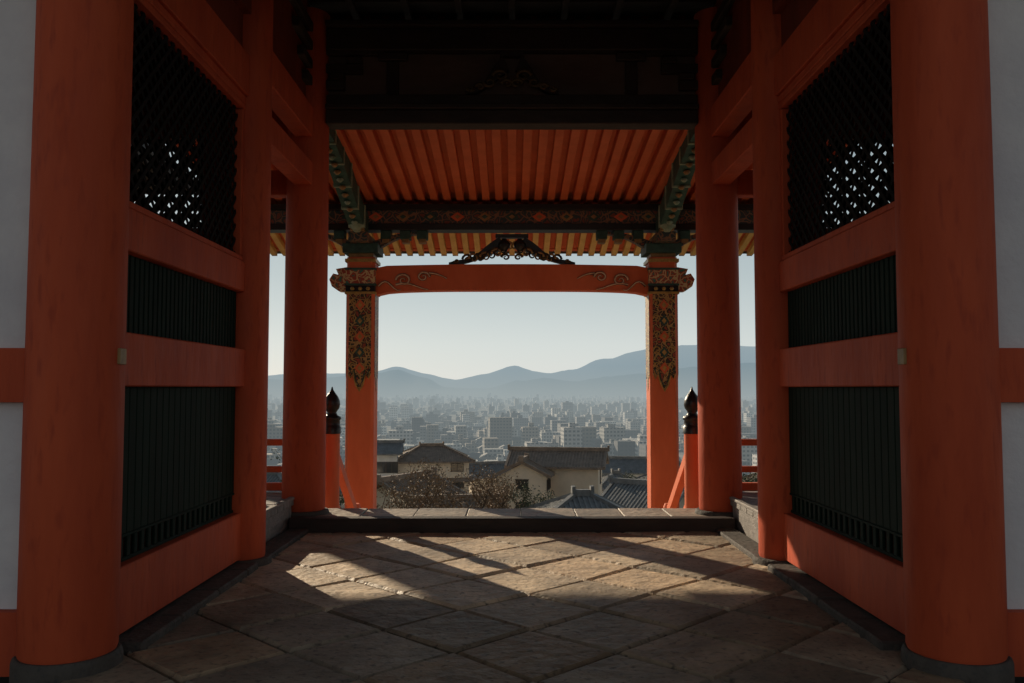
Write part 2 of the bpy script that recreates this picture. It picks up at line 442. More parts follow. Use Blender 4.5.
# porch columns
mb=MB(); ch=.045; hw=.215
for sx in (-1,1):
    cx=sx*X4
    pl=[(-hw+ch,-hw),(hw-ch,-hw),(hw,-hw+ch),(hw,hw-ch),(hw-ch,hw),(-hw+ch,hw),(-hw,hw-ch),(-hw,-hw+ch)]
    mb.prism(pl,lambda a,b:(cx+a,Y4+b,-2.0),lambda a,b:(cx+a,Y4+b,3.5))
mb.build('porch_columns',M_redo,gate,.005)
mb=MB()
for sx in (-1,1):
    cx=sx*X4
    w=hw-ch; zt=2.93; zb=1.62
    hem=[(-w,zb+.10),(-w*.8,zb+.02),(-w*.55,zb+.08),(-w*.3,zb-.08),(0,zb-.17),(w*.3,zb-.08),(w*.55,zb+.08),(w*.8,zb+.02),(w,zb+.10)]
    poly=hem+[(w,zt),(-w,zt)]
    e=hw+.006
    mb.prism(poly,lambda a,b:(cx+a,Y4-hw-.001,b),lambda a,b:(cx+a,Y4-e,b),0)
    mb.prism(poly,lambda a,b:(cx+a,Y4+hw+.001,b),lambda a,b:(cx+a,Y4+e,b),0)
    mb.prism(poly,lambda a,b:(cx-hw-.001,Y4+a,b),lambda a,b:(cx-e,Y4+a,b),0)
    mb.prism(poly,lambda a,b:(cx+hw+.001,Y4+a,b),lambda a,b:(cx+e,Y4+a,b),0)
    yf=Y4-e-.004
    mb.tube([(cx+a,yf,b) for a,b in hem],.012,5,1)
    mb.tube([(cx+a*.9,yf,b+.07) for a,b in hem],.009,5,2)
    for k in range(5):
        z0=1.80+k*.24
        mb.prism([(-.075,0),(0,.09),(.075,0),(0,-.09)],lambda a,b:(cx+a,yf+.002,z0+b),lambda a,b:(cx+a,yf-.004,z0+b),2 if k%2 else 4)
        mb.prism([(-.035,0),(0,.045),(.035,0),(0,-.045)],lambda a,b:(cx+a,yf-.004,z0+b),lambda a,b:(cx+a,yf-.009,z0+b),1)
    for sgn in (-1,1):
        for k in range(5):
            z0=1.75+k*.24; pts=[]
            for j in range(20):
                a=j*.45; r=.065*(1-j/22)
                pts.append((cx+sgn*(.105+r*math.cos(a)*.9),yf,z0+.08+r*math.sin(a)))
            mb.tube(pts,.010,5,1,.004)
    for z,t in ((2.93,.035),(3.06,.03),(3.30,.03),(3.42,.05)):
        mb.box(cx-hw-.02,cx+hw+.02,Y4-hw-.02,Y4+hw+.02,z,z+t,2 if z in(3.06,3.30) else 1)
    mb.box(cx-hw-.008,cx+hw+.008,Y4-hw-.008,Y4+hw+.008,2.967,3.058,3)
    mb.box(cx-hw-.008,cx+hw+.008,Y4-hw-.008,Y4+hw+.008,3.092,3.298,5)
    for k in range(3):
        mb.lathe(cx-.12+.12*k,yf-.01,[(.02,3.01-.025),(.034,3.01),(.02,3.01+.025)],10,1)
mb.build('gilt_column_sleeves',[M_gpat,M_gold,M_teal,M_black,M_redo,M_cpat],gate)

# rainbow beam
mb=MB(); x0=X4-hw-.002
N=24; top=[];bot=[]
for i in range(N+1):
    x=-x0+2*x0*i/N; t=abs(x)/x0
    top.append((x,3.37+.03*(1-t**2)- (.03 if t>.92 else 0)))
    bot.append((x,2.955+.045*(1-t**4)-.03*max(0,(t-.9)/.1)))
mb.pxz(bot+top[::-1],Y4-.13,Y4+.13,0)
for s in (-1,1):
    nz=[(s*(X4+hw+.002),2.98),(s*(X4+.36),2.99),(s*(X4+.46),3.06),(s*(X4+.50),3.17),(s*(X4+.44),3.26),(s*(X4+.36),3.24),(s*(X4+.40),3.33),(s*(X4+hw+.002),3.36)]
    mb.pxz(nz,Y4-.10,Y4+.10,2)
    for fy in (-1,1):
        yf=Y4+fy*.134
        def spiral(cx,cz,r,st,turn,dr,pr=.017):
            pts=[]
            for j in range(int(abs(turn)*14)+1):
                a=st+dr*j*2*math.pi/14; rr=r*(1-j/(abs(turn)*14+3))
                pts.append((cx+s*rr*math.cos(a),yf,cz+rr*math.sin(a)*.85))
            mb.tube(pts,pr+.007,5,3,.010)
            mb.tube([(p[0],p[1]+fy*.014,p[2]) for p in pts],pr,5,1,.007)
        spiral(s*1.66,3.15,.12,0,1.5,1)
        spiral(s*1.36,3.20,.10,math.pi,1.4,-1)
        for P in ([(s*(2.05-.05*j),yf,3.06+.07*math.sin(j*.75)) for j in range(8)],
                  [(s*(1.78-.055*j),yf,3.05+.05*math.sin(.6+j*.42)) for j in range(10)],
                  [(s*(1.27-.045*j),yf,3.26-.012*j*j*.2) for j in range(7)]):
            mb.tube(P,.022,5,3,.010); mb.tube([(p[0],p[1]+fy*.012,p[2]) for p in P],.015,5,1,.007)
mb.build('rainbow_beam',[M_redo,M_cream,M_cpat,M_black],gate,.0)

mb=MB(); frogleg(mb,0,Y4-.08,Y4+.02,3.405,1.95,.42,0,1)
for s in (-1,1):
    for k in range(8):
        pts=[]
        for j in range(14):
            a=j*.5; r=.085*(1-j/16); pts.append((s*(.05+.09*k)+s*r*math.cos(a),Y4-.10,3.46+.22*math.exp(-k*.35)+r*math.sin(a)))
        mb.tube(pts,.021,5,0 if k%2 else 2,.009)
    mb.lathe(s*.12,Y4-.09,[(.02,3.60),(.09,3.66),(.10,3.72),(.03,3.80)],10,0)
mb.build('porch_frog_leg_strut',[M_black,M_goldd,M_goldm],gate)

# upper beam with brocade and curved bracket arms
mb=MB()
mb.box(-RW+.1,RW-.1,Y4-.11,Y4+.11,4.03,4.24,0)
mb.box(-RW+.1,RW-.1,Y4-.14,Y4+.14,3.93,4.028,1); mb.box(-RW+.1,RW-.1,Y4-.15,Y4+.15,4.242,4.33,1)
x=-10*.42; i=0
while x<RW-.2:
    mb.prism([(-.11,0),(0,.075),(.11,0),(0,-.075)],lambda a,b:(x+a,Y4-.112,4.135+b),lambda a,b:(x+a,Y4-.128,4.135+b),(5,3,6)[i%3])
    mb.prism([(-.05,0),(0,.035),(.05,0),(0,-.035)],lambda a,b:(x+a,Y4-.128,4.135+b),lambda a,b:(x+a,Y4-.136,4.135+b),(3,5,5)[i%3])
    x+=.42; i+=1
for s in (-1,1):
    for sg in (-1,1):
        arm=[]
        for i in range(9):
            t=i/8; arm.append((.10+.85*t,3.52+.36*(1-(1-t)**2.2)))
        arm2=[(.10+.85*t,3.74+.18*(1-(1-t)**2)) for t in [1-i/8 for i in range(9)]]
        mb.pxz([(s*X4+sg*a,b) for a,b in arm+arm2],Y4-.07,Y4+.07,0)
        for o in (.36,.66,.92):
            mb.box(s*X4+sg*o-.08,s*X4+sg*o+.08,Y4-.10,Y4+.10,3.80,3.928,3)
            mb.box(s*X4+sg*o-.055,s*X4+sg*o+.055,Y4-.08,Y4+.08,3.74,3.80,5)
    mb.box(s*X4-.27,s*X4+.27,Y4-.27,Y4+.27,3.56,3.70,3); mb.box(s*X4-.19,s*X4+.19,Y4-.19,Y4+.19,3.472,3.558,5)
    mb.box(s*X4-.14,s*X4+.14,Y4-.5,Y4+.5,3.702,3.84,0); mb.box(s*X4-.10,s*X4+.10,Y4-.58,Y4-.40,3.84,3.93,5)
mb.build('brocade_purlin_and_brackets',[M_bpat,M_black,M_gold,M_teal,M_dark,M_goldm,M_redo],gate,.006)

# curved tie beams (ebi-koryo)
mb=MB()
for s in (-1,1):
    n=18; up=[];lo=[]
    for i in range(n+1):
        t=i/n; y=Y4-.2-(Y4-.2-Y3-.2)*t
        zc=3.98+.72*(3*t*t-2*t**3)+.12*math.sin(t*math.pi)
        up.append((y,zc+.16)); lo.append((y,zc-.15))
    mb.pyz(lo+up[::-1],s*X4-.11,s*X4+.11,0)
    for i in range(2,n-1,3):
        y,z=lo[i]; y2,z2=up[i]
        mb.beam((s*X4,y,z-.012),(s*X4,y2,z2+.012),.25,.05,1,up=Vector((0,1,0)))
    for i in range(0,n,1):
        y,z=lo[i]
        mb.lathe(s*X4,y-.02,[(.02,z-.05),(.05,z-.02),(.04,z)],8,1 if i%3==0 else 2)
    for k,(yy,zz,r) in enumerate(((12.55,3.95,.13),(12.35,4.12,.12),(12.15,4.27,.11),(11.9,4.40,.10))):
        mb.lathe(s*X4,yy,[(r*.3,zz-r),(r,zz-r*.3),(r*.85,zz+r*.4),(r*.3,zz+r)],12,0 if k%2 else 1)
mb.build('curved_tie_beams',[M_teal,M_pale,M_goldm],gate)

# ------------------------------------------------------------------ stone floor
def clip_poly(poly,x0,x1,y0,y1):
    def cl(P,ins,inter):
        o=[]
        for i in range(len(P)):
            a=P[i];b=P[(i+1)%len(P)]
            if ins(a):
                o.append(a)
                if not ins(b): o.append(inter(a,b))
            elif ins(b): o.append(inter(a,b))
        return o
    def ix(v): return lambda a,b:(v,a[1]+(b[1]-a[1])*(v-a[0])/(b[0]-a[0]))
    def iy(v): return lambda a,b:(a[0]+(b[0]-a[0])*(v-a[1])/(b[1]-a[1]),v)
    for ins,it in ((lambda p:p[0]>=x0,ix(x0)),(lambda p:p[0]<=x1,ix(x1)),(lambda p:p[1]>=y0,iy(y0)),(lambda p:p[1]<=y1,iy(y1))):
        if not poly: return poly
        poly=cl(poly,ins,it)
    return poly
def inset(poly,d):
    n=len(poly); out=[]
    ls=[]
    for i in range(n):
        a=Vector(poly[i]);b=Vector(poly[(i+1)%n]); e=(b-a)
        if e.length<1e-5: return None
        nn=Vector((-e.y,e.x)).normalized(); ls.append((a+nn*d,e.normalized()))
    for i in range(n):
        p,u=ls[i-1]; q,v=ls[i]
        den=u.x*v.y-u.y*v.x
        if abs(den)<1e-4: out.append((q.x,q.y)); continue
        t=((q.x-p.x)*v.y-(q.y-p.y)*v.x)/den; r=p+u*t; out.append((r.x,r.y))
    return out
mb=MB(); Dg=.46
jit={}
def jp(a,b):
    k=(round(a,2),round(b,2))
    if k not in jit: jit[k]=(a+U(-.018,.018),b+U(-.018,.018))
    return jit[k]
for i in range(-14,34):
    for j in range(-14,34):
        cx=(i-j)*Dg+.12; cy=(i+j)*Dg+.35
        if abs(cx)>3.2 or cy<-1.8 or cy>9.6: continue
        P=[jp(cx+Dg,cy),jp(cx,cy+Dg),jp(cx-Dg,cy),jp(cx,cy-Dg)]
        P=clip_poly(P,-2.34,2.34,-1.5,8.99)
        Q=[]
        for p in P:
            if not Q or (Vector(p)-Vector(Q[-1])).length>.02: Q.append(p)
        if len(Q)>2 and (Vector(Q[0])-Vector(Q[-1])).length<.02: Q.pop()
        if len(Q)<3: continue
        a=sum(Q[k][0]*Q[(k+1)%len(Q)][1]-Q[(k+1)%len(Q)][0]*Q[k][1] for k in range(len(Q)))/2
        if abs(a)<.02: continue
        if a<0: Q=Q[::-1]
        A=inset(Q,.009); B=inset(Q,.03)
        if not A or not B: continue
        z=U(-.010,.004); tx,ty=U(-.012,.012),U(-.012,.012)
        zf=lambda p:z+tx*(p[0]-cx)+ty*(p[1]-cy)
        n=len(A); g=U(.72,1.25)*(.58 if cy<6.0 else 1); w=U(-.04,.05); col=(g+w,g,g-w)  # random slab tone; near shaded slabs painted darker to set off the sun patch
        vs=[(p[0],p[1],-.07) for p in A]+[(p[0],p[1],zf(p)-.018) for p in A]+[(p[0],p[1],zf(p)) for p in B]
        fs=[tuple(2*n+k for k in range(n))]
        for k in range(n):
            l=(k+1)%n; fs.append((k,l,n+l,n+k)); fs.append((n+k,n+l,2*n+l,2*n+k))
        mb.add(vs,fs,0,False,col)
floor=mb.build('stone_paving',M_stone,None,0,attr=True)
mb=MB(); mb.box(-2.6,2.6,-1.6,9.0,-.2,-.034); fb=mb.build('joint_bed',M_mortar,floor)

# threshold + landing
mb=MB()
mb.box(-2.34,2.34,8.99,9.16,-.05,.135,0)
mb.build('threshold_beam',M_dark,gate,.01)
ls=empty('stone_staircase')
mb=MB(); x=-3.2
while x<3.2:
    w=U(.5,.62); g=U(.55,.8)
    mb.box(x,x+w-.008,9.165,9.90,-.2,.115+U(-.004,.003),0,(g*.92,g,g*1.15)); x+=w
mb.build('landing_slabs',M_stone,ls,.008,attr=True)
mb=MB()
for k in range(22):
    y=9.905+k*.33; z=.115-.165*(k+1); x=-3.1
    while x<3.1:
        w=U(.8,1.3); g=U(.75,1.05); x2=min(x+w,3.1)
        mb.box(x,x2-.005,y,y+.328+.02,z-.4,z,0,(g,g,g)); x=x2
mb.build('steps',M_stone,ls,.008,attr=True)
mb=MB()
for s in (-1,1):
    mb.box(s*X4-.33,s*X4+.33,Y4-.33,Y4+.33,-2.2,-1.35)
mb.build('column_plinths',M_stone2,gate,.02)

# ------------------------------------------------------------------ railings
def newel(mb,x,y,zb,r=.1,zt=.98):
    mb.lathe(x,y,[(r,zb),(r,zt)],24,0)
    z=zt
    mb.lathe(x,y,[(r+.012,z-.03),(r+.014,z+.05),(r+.004,z+.06),(r-.005,z+.13),(r+.012,z+.14),(r+.012,z+.17),(r-.03,z+.19),(r-.045,z+.225),
                  (r-.035,z+.245),(r-.012,z+.275),(r-.001,z+.32),(r-.006,z+.37),(r-.03,z+.42),(r-.06,z+.46),(r-.083,z+.495),(r-.094,z+.535)],24,1)
for s in (-1,1):
    o=MB(); nx,ny=s*2.18,10.32
    newel(o,nx,ny,-.5)
    o.beam((nx,ny,.80),(nx,11.9,-.25),.09,.12)
    o.beam((nx,ny,.18),(nx,11.9,-.85),.08,.14)
    o.lathe(nx,11.9,[(.08,-1.6),(.08,-.15),(.06,-.10)],20,0)
    o.build('stair_railing',[M_redo,M_black],None,0)
for s in (-1,1):
    o=MB()
    o.beam((s*2.56,9.93,.87),(s*5.4,9.93,.87),.075,.075); o.beam((s*2.56,9.93,.56),(s*5.3,9.93,.56),.06,.07); o.beam((s*2.56,9.93,.36),(s*5.3,9.93,.36),.08,.09)
    x=2.6
    while x<5.4:
        o.box(s*x-.035,s*x+.035,9.895,9.965,.29,.84); x+=.72
    newel(o,s*5.45,9.93,-.1,.09,.98)
    o.build('veranda_railing',[M_redo,M_black],None,.006)

# ------------------------------------------------------------------ added unseen tower by the stairs (eave placed to shade the near paving)
bt=empty('added_shade_tower')
mb=MB()
mb.add([(-15.5,13.6,-6),(-7.0,13.6,-6),(-7.0,20,-6),(-15.5,20,-6),(-14.9,14.3,-.6),(-7.7,14.3,-.6),(-7.7,19.4,-.6),(-14.9,19.4,-.6)],
       [(0,3,2,1),(4,5,6,7),(0,1,5,4),(1,2,6,5),(2,3,7,6),(3,0,4,7)])
mb.build('added_tower_podium',M_stone2,bt)
mb=MB()
for x in (-14,-8.7):
    for y in (15.0,18.6): mb.lathe(x,y,[(.24,-.6),(.21,6.3)],20)
for y in (15.0,18.6): mb.box(-14.6,-8.1,y-.12,y+.12,6.1,6.5)
for x in (-14,-8.7): mb.box(x-.12,x+.12,14.4,19.2,5.75,6.09)
mb.build('added_tower_posts',M_red,bt)
mb=MB()
B0=[(-15.8,13.2,6.1),(-7.5,13.2,6.1),(-7.5,20.0,6.1),(-15.8,20.0,6.1)]
R0=[(-13.4,16.6,9.0),(-9.9,16.6,9.0)]
for zoff in (0,):
    vs=B0+[(a,b,c+.3) for a,b,c in B0]+R0
    mb.add(vs,[(0,3,2,1),(0,1,5,4),(1,2,6,5),(2,3,7,6),(3,0,4,7),(4,5,9,8),(6,7,8,9),(5,6,9),(7,4,8)])
x=-15.7
while x<-7.5:
    t=min(1,(x+15.8)/2.4,(-7.5-x)/2.4)
    for y0_,s in ((13.2,1),(20.0,-1)): mb.beam((x,y0_,6.45),(x,y0_+s*3.4*t,6.45+2.6*t),.14,.10)
    x+=.32
mb.beam((-13.6,16.6,9.15),(-9.7,16.6,9.15),.4,.5)
mb.build('tiled_roof',M_bark,bt)  # roof of the added tower, set to block the sun
mb=MB()
mb.lathe(-11.3,16.8,[(.62,3.6),(.60,3.75),(.55,4.4),(.50,5.0),(.36,5.35),(.1,5.45),(.06,5.9)],28)
mb.build('added_tower_bell',M_teal,bt)

# ------------------------------------------------------------------ ground
KEY=[(-300,-.35),(9.0,-.35),(10.0,-.6),(18,-4.4),(35,-7.6),(50,-9.3),(90,-12.6),(200,-27),(420,-55),(650,-62),(20000,-62)]
def gz(y):
    for (a,za),(b,zb) in zip(KEY,KEY[1:]):
        if y<=b: return za+(zb-za)*max(0,(y-a))/(b-a)
    return -62
def mat_ground():
    m=bpy.data.materials.new('ground_soil_and_town'); nt,N,L=nodes(m); b=N['Principled BSDF']
    g=N.new('ShaderNodeNewGeometry')
    n=N.new('ShaderNodeTexNoise'); n.inputs['Scale'].default_value=.02; n.inputs['Detail'].default_value=6
    L.new(g.outputs['Position'],n.inputs[0])
    r=N.new('ShaderNodeValToRGB'); e=r.color_ramp.elements
    e[0].position=.40; e[0].color=(.035,.045,.025,1); e[1].position=.6; e[1].color=(.14,.13,.12,1)
    L.new(n.outputs['Fac'],r.inputs[0]); L.new(r.outputs[0],b.inputs['Base Color']); b.inputs['Roughness'].default_value=.95
    painted_haze(nt,b.outputs[0],N['Material Output']); return m
ys=[-300,-50,-5,0,4,9,9.6,10,12,15,18,25,35,42,50,60,75,90,120,160,200,300,420,520,650,1000,2000,4000,7000,12000,20000]
xs=[-20000,-8000,-3000,-1000,-300,-100,-40,-15,-5,0,5,15,40,100,300,1000,3000,8000,20000]
mb=MB()
vs=[(x,y,gz(y)+ (0 if abs(x)<15 or y<20 else U(-.4,.4))) for y in ys for x in xs]
nx=len(xs); fs=[(j*nx+i,j*nx+i+1,(j+1)*nx+i+1,(j+1)*nx+i) for j in range(len(ys)-1) for i in range(nx-1)]
mb.add(vs,fs); mb.build('ground',mat_ground())

# ------------------------------------------------------------------ mountains
def interp(P,x):
    if x<=P[0][0]: return P[0][1]
    for (a,va),(b,vb) in zip(P,P[1:]):
        if x<=b:
            t=(x-a)/(b-a); t=t*t*(3-2*t); return va+(vb-va)*t
    return P[-1][1]
def ridge(name,Y,pts,seed,depth,m):
    P=[((px-512)/850*Y,(388-py)/850*Y+62+1.5) for px,py in pts]
    mb=MB(); nxx=420; nyy=14; X0,X1_=-1.05*Y,1.05*Y; vs=[]
    for j in range(nyy):
        v=j/(nyy-1)*2-1
        for i in range(nxx):
            x=X0+(X1_-X0)*i/(nxx-1)
            h=interp(P,x); n=noise.fractal(Vector((x*.0012,v*1.3+seed,seed)),1.0,2.0,5)
            n2=noise.fractal(Vector((x*.004,v*2+seed,seed*2)),0.8,2.0,5)
            prof=max(0,1-abs(v)**1.25)
            z=-62-5+prof*(h+n2*14)+ (n*55)*prof*(abs(v)**.5)
            vs.append((x+n*60,Y+v*depth+n*120*abs(v),z))
    fs=[(j*nxx+i,j*nxx+i+1,(j+1)*nxx+i+1,(j+1)*nxx+i) for j in range(nyy-1) for i in range(nxx-1)]
    mb.add(vs,fs,0,True); return mb.build(name,m)
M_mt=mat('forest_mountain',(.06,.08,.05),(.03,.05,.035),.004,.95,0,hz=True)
ridge('mountain_range',9800,[(-300,368),(0,364),(120,372),(200,370),(265,374),(330,373),(375,370),(395,366),(425,373),(455,379),(480,374),(515,365),(548,371),(575,368),(600,358),(645,348),(700,342),(757,345),(830,352),(950,364),(1300,360)],3.1,1500,M_mt)
ridge('mountain_range',7000,[(-300,380),(0,374),(150,380),(265,377),(345,374),(380,371),(398,367),(425,376),(450,386),(490,387),(520,380),(545,377),(570,381),(600,376),(640,372),(690,366),(757,362),(900,374),(1300,370)],8.7,1000,M_mt)

# ------------------------------------------------------------------ distant city
def mat_city():
    m=bpy.data.materials.new('city_facades'); nt,N,L=nodes(m); b=N['Principled BSDF']
    g=N.new('ShaderNodeNewGeometry')
    a=N.new('ShaderNodeAttribute'); a.attribute_name='Col'
    sp=N.new('ShaderNodeSeparateXYZ'); L.new(g.outputs['Position'],sp.inputs[0])
    def band(src,period,thr):
        d=N.new('ShaderNodeMath'); d.operation='DIVIDE'; d.inputs[1].default_value=period; L.new(src,d.inputs[0])
        f=N.new('ShaderNodeMath'); f.operation='FRACT'; L.new(d.outputs[0],f.inputs[0])
        q=N.new('ShaderNodeMath'); q.operation='GREATER_THAN'; q.inputs[1].default_value=thr; L.new(f.outputs[0],q.inputs[0]); return q.outputs[0]
    zb=band(sp.outputs['Z'],3.3,.5)
    ad=N.new('ShaderNodeMath'); ad.operation='ADD'; L.new(sp.outputs['X'],ad.inputs[0]); L.new(sp.outputs['Y'],ad.inputs[1])
    xb=band(ad.outputs[0],3.7,.38)
    ml=N.new('ShaderNodeMath'); ml.operation='MULTIPLY'; L.new(zb,ml.inputs[0]); L.new(xb,ml.inputs[1])
    sn=N.new('ShaderNodeSeparateXYZ'); L.new(g.outputs['Normal'],sn.inputs[0])
    lt=N.new('ShaderNodeMath'); lt.operation='LESS_THAN'; lt.inputs[1].default_value=.3; L.new(sn.outputs['Z'],lt.inputs[0])
    ml2=N.new('ShaderNodeMath'); ml2.operation='MULTIPLY'; L.new(ml.outputs[0],ml2.inputs[0]); L.new(lt.outputs[0],ml2.inputs[1])
    mx=N.new('ShaderNodeMixRGB'); mx.inputs[2].default_value=(.05,.06,.07,1)
    L.new(ml2.outputs[0],mx.inputs[0]); L.new(a.outputs['Color'],mx.inputs[1]); L.new(mx.outputs[0],b.inputs['Base Color'])
    b.inputs['Roughness'].default_value=.7
    painted_haze(nt,b.outputs[0],N['Material Output']); return m
mb=MB()
cols=[(.42,.41,.39),(.55,.53,.51),(.26,.25,.25),(.34,.29,.24),(.66,.65,.62),(.20,.20,.21),(.24,.21,.18),(.10,.10,.11)]
def rbox(cx,cy,z,w,d,h,a,col,roof=None):
    c,s=math.cos(a),math.sin(a)
    pts=[(cx+c*x-s*y,cy+s*x+c*y) for x,y in ((-w/2,-d/2),(w/2,-d/2),(w/2,d/2),(-w/2,d/2))]
    mb.add([(p[0],p[1],z-6) for p in pts]+[(p[0],p[1],z+h) for p in pts],[(0,1,5,4),(1,2,6,5),(2,3,7,6),(3,0,4,7)],0,False,col)
    rc=roof or tuple(k*.8 for k in col)
    mb.add([(p[0],p[1],z+h) for p in pts],[(0,1,2,3)],0,False,rc)
for i in range(8500):
    t=R(); d=210*(5600/210)**(t**.75)
    x=U(-.85,.85)*d
    a=.12+random.choice((0,math.pi/2))+U(-.04,.04)
    big=R()
    if d<600: w,dd,h=U(7,12),U(6,11),U(5,8)
    elif big<.80: w,dd,h=U(7,15),U(7,14),U(6,12)
    elif big<.975: w,dd,h=U(10,22),U(10,18),U(12,24)
    else: w,dd,h=U(14,26),U(12,20),U(22,34)
    col=random.choice(cols); k=U(.7,1.1); col=tuple(c*k for c in col)
    z=gz(d)
    if d<600 or (big<.8 and R()<.7):
        rbox(x,d,z,w,dd,h*.75,a,col)
        c,s=math.cos(a),math.sin(a); W=w/2+.6; D=dd/2+.6; z1=z+h*.75; z2=z1+D*.5
        P=[(-W,-D,z1),(W,-D,z1),(W,D,z1),(-W,D,z1),(-W*.95,0,z2),(W*.95,0,z2)]
        P=[(x+c*p[0]-s*p[1],d+s*p[0]+c*p[1],p[2]) for p in P]
        q=U(.5,1.3)
        mb.add(P,[(0,1,5,4),(2,3,4,5),(1,2,5),(3,0,4)],0,False,(.15*q,.145*q,.145*q))
    else:
        rbox(x,d,z,w,dd,h,a,col)
        if R()<.6: rbox(x+U(-3,3),d,z+h,w*.3,dd*.35,U(2.5,4.5)+0,a,tuple(c*.9 for c in col))
mb.build('distant_city',mat_city(),None,0,attr=True,fix=False)

# ------------------------------------------------------------------ houses
def tilemat(name,c):
    return mat(name,c,tuple(x*.6 for x in c),1.5,.6,0,10,spec=.3)
M_tile=tilemat('roof_tiles_grey',(.26,.265,.27)); M_tileb=tilemat('roof_tiles_brown',(.32,.25,.20)); M_tiled=tilemat('roof_tiles_dark',(.14,.155,.175))
M_wallb=mat('beige_wall',(.82,.70,.56),(.70,.60,.48),.8,.85,0)
M_wallw=mat('pale_wall',(.80,.78,.74),(.68,.66,.63),.8,.85,0)
M_walld=mat('brown_board_wall',(.38,.28,.21),(.28,.20,.15),1,.8,0,stretch=(4,4,.3))
M_glass=mat('window_glass',(.03,.035,.04),(.05,.055,.06),2,.12,0,spec=.8)
M_frame=mat('window_frame',(.10,.08,.07),None,5,.6,0)
def house(px,py,z,w,d,h,rz_,hip,roofm,wallm,rise=.45,over=.7,storeys=2,skirt=False):
    e=empty('tiled_roof_house',(px,py,z),rz_)
    mb=MB(); mb.box(-w/2,w/2,-d/2,d/2,-8,h)
    if not hip:
        zz=h+(d/2)*rise
        for s in (-1,1):
            mb.prism([(-d/2,h),(d/2,h),(0,zz)],lambda a,b:(s*(w/2-.02),a,b),lambda a,b:(s*(w/2-.2),a,b))
    mb.build('walls',wallm,e)
    mg=MB(); mf=MB()
    for st in range(storeys):
        z0=.9+st*(h/storeys); z1=z0+min(1.25,h/storeys-1.2)
        n=max(2,int(w/2.4))
        for k in range(n):
            if R()<.15: continue
            x=-w/2+(k+.5)*w/n; ww=U(.5,.8)
            for s in (-1,1):
                mg.box(x-ww,x+ww,s*(d/2+.005)-.004,s*(d/2+.005)+.004,z0,z1)
                for (a,b,c,dd) in ((x-ww-.06,x+ww+.06,z1,z1+.07),(x-ww-.06,x+ww+.06,z0-.08,z0),(x-ww-.06,x-ww,z0,z1),(x+ww,x+ww+.06,z0,z1),(x-.03,x+.03,z0,z1)):
                    mf.box(a,b,s*(d/2+.03)-.03,s*(d/2+.03)+.03,c,dd)
        n=max(1,int(d/3))
        for k in range(n):
            y=-d/2+(k+.5)*d/n; ww=.6
            for s in (-1,1):
                mg.box(s*(w/2+.005)-.004,s*(w/2+.005)+.004,y-ww,y+ww,z0,z1)
                for (a,b,c,dd) in ((y-ww-.06,y+ww+.06,z1,z1+.07),(y-ww-.06,y+ww+.06,z0-.08,z0),(y-.03,y+.03,z0,z1)):
                    mf.box(s*(w/2+.03)-.03,s*(w/2+.03)+.03,a,b,c,dd)
    mg.build('window_glass',M_glass,e); mf.build('window_frames',M_frame,e)
    W,D,zb,th=w/2+over,d/2+over,h-over*rise*.6,.16
    mb=MB(); zt=zb+D*rise; rx=W-(D*.9 if hip else 0)
    rx=max(rx,.3)
    base=[(-W,-D,zb),(W,-D,zb),(W,D,zb),(-W,D,zb),(-rx,0,zt),(rx,0,zt)]
    topv=[(a,b,c+th) for a,b,c in base]
    vs=base+topv; fs=[(0,1,5,4),(2,3,4,5),(1,2,5),(3,0,4)]
    if not hip: fs=[(0,1,5,4),(2,3,4,5)]
    F=[tuple(f) for f in fs]+[tuple(i+6 for i in f) for f in fs]+[(0,1,7,6),(2,3,9,8)]
    if hip: F+=[(1,2,8,7),(3,0,6,9)]
    else: F+=[(1,5,11,7),(5,2,8,11),(3,4,10,9),(4,0,6,10)]
    mb.add(vs,F)
    x=-W+.1
    while x<W:
        for s in (-1,1):
            t=1.0
            if abs(x)>rx and W>rx: t=max(.02,(W-abs(x))/(W-rx))
            mb.beam((x,s*D,zb+th+.02),(x,s*D*(1-t),zb+D*rise*t+th+.02),.12,.09)
        x+=.30
    if hip:
        y=-D+.15
        while y<D:
            for s in (-1,1):
                t=(1-abs(y)/D)
                mb.beam((s*W,y,zb+th+.02),(s*(W-(W-rx)*t),y,zb+D*rise*t+th+.02),.12,.09)
            y+=.30
        for sx in (-1,1):
            for sy in (-1,1): mb.beam((sx*W,sy*D,zb+th+.08),(sx*rx,0,zt+th+.10),.26,.22)
    else:
        for sx in (-1,1):
            for sy in (-1,1): mb.beam((sx*(W-.12),sy*D,zb+th+.05),(sx*(W-.12),0,zt+th+.06),.24,.16)
    mb.beam((-rx-.1,0,zt+th+.16),(rx+.1,0,zt+th+.16),.34,.38)
    for s in (-1,1): mb.box(s*(rx+.12)-.1,s*(rx+.12)+.1,-.24,.24,zt+th,zt+th+.55)
    mb.build('tiled_roof',roofm,e)
    if skirt:
        mb=MB(); zz=h*.48
        for s in (-1,1):
            mb.beam((-w/2-.5,s*(d/2+.45),zz-.1),(w/2+.5,s*(d/2+.45),zz-.1),1.1,.12,0,up=Vector((0,s*.4,1)))
            mb.beam((s*(w/2+.45),-d/2-.4,zz-.1),(s*(w/2+.45),d/2+.4,zz-.1),1.1,.12,0,up=Vector((s*.4,0,1)))
        mb.build('pent_roof',roofm,e)
    return e
def at(px,py,Y): return ((px-512)/850*Y, Y, 1.5+(388-py)/850*Y)
def hp(px,pyridge,Y,w,d,h,r,hip,rm,wm,rise=.45,**k):
    x,y,z=at(px,pyridge,Y)
    house(x,y,z-h-(d/2)*rise-.6,w,d,h,r,hip,rm,wm,rise,**k)
hp(558,447,84,8.2,5.0,5.2,math.radians(-10),False,M_tileb,M_wallb,.42)
hp(524,456,80,2.4,4.6,4.2,math.radians(80),False,M_tileb,M_wallb,.5,over=.4)
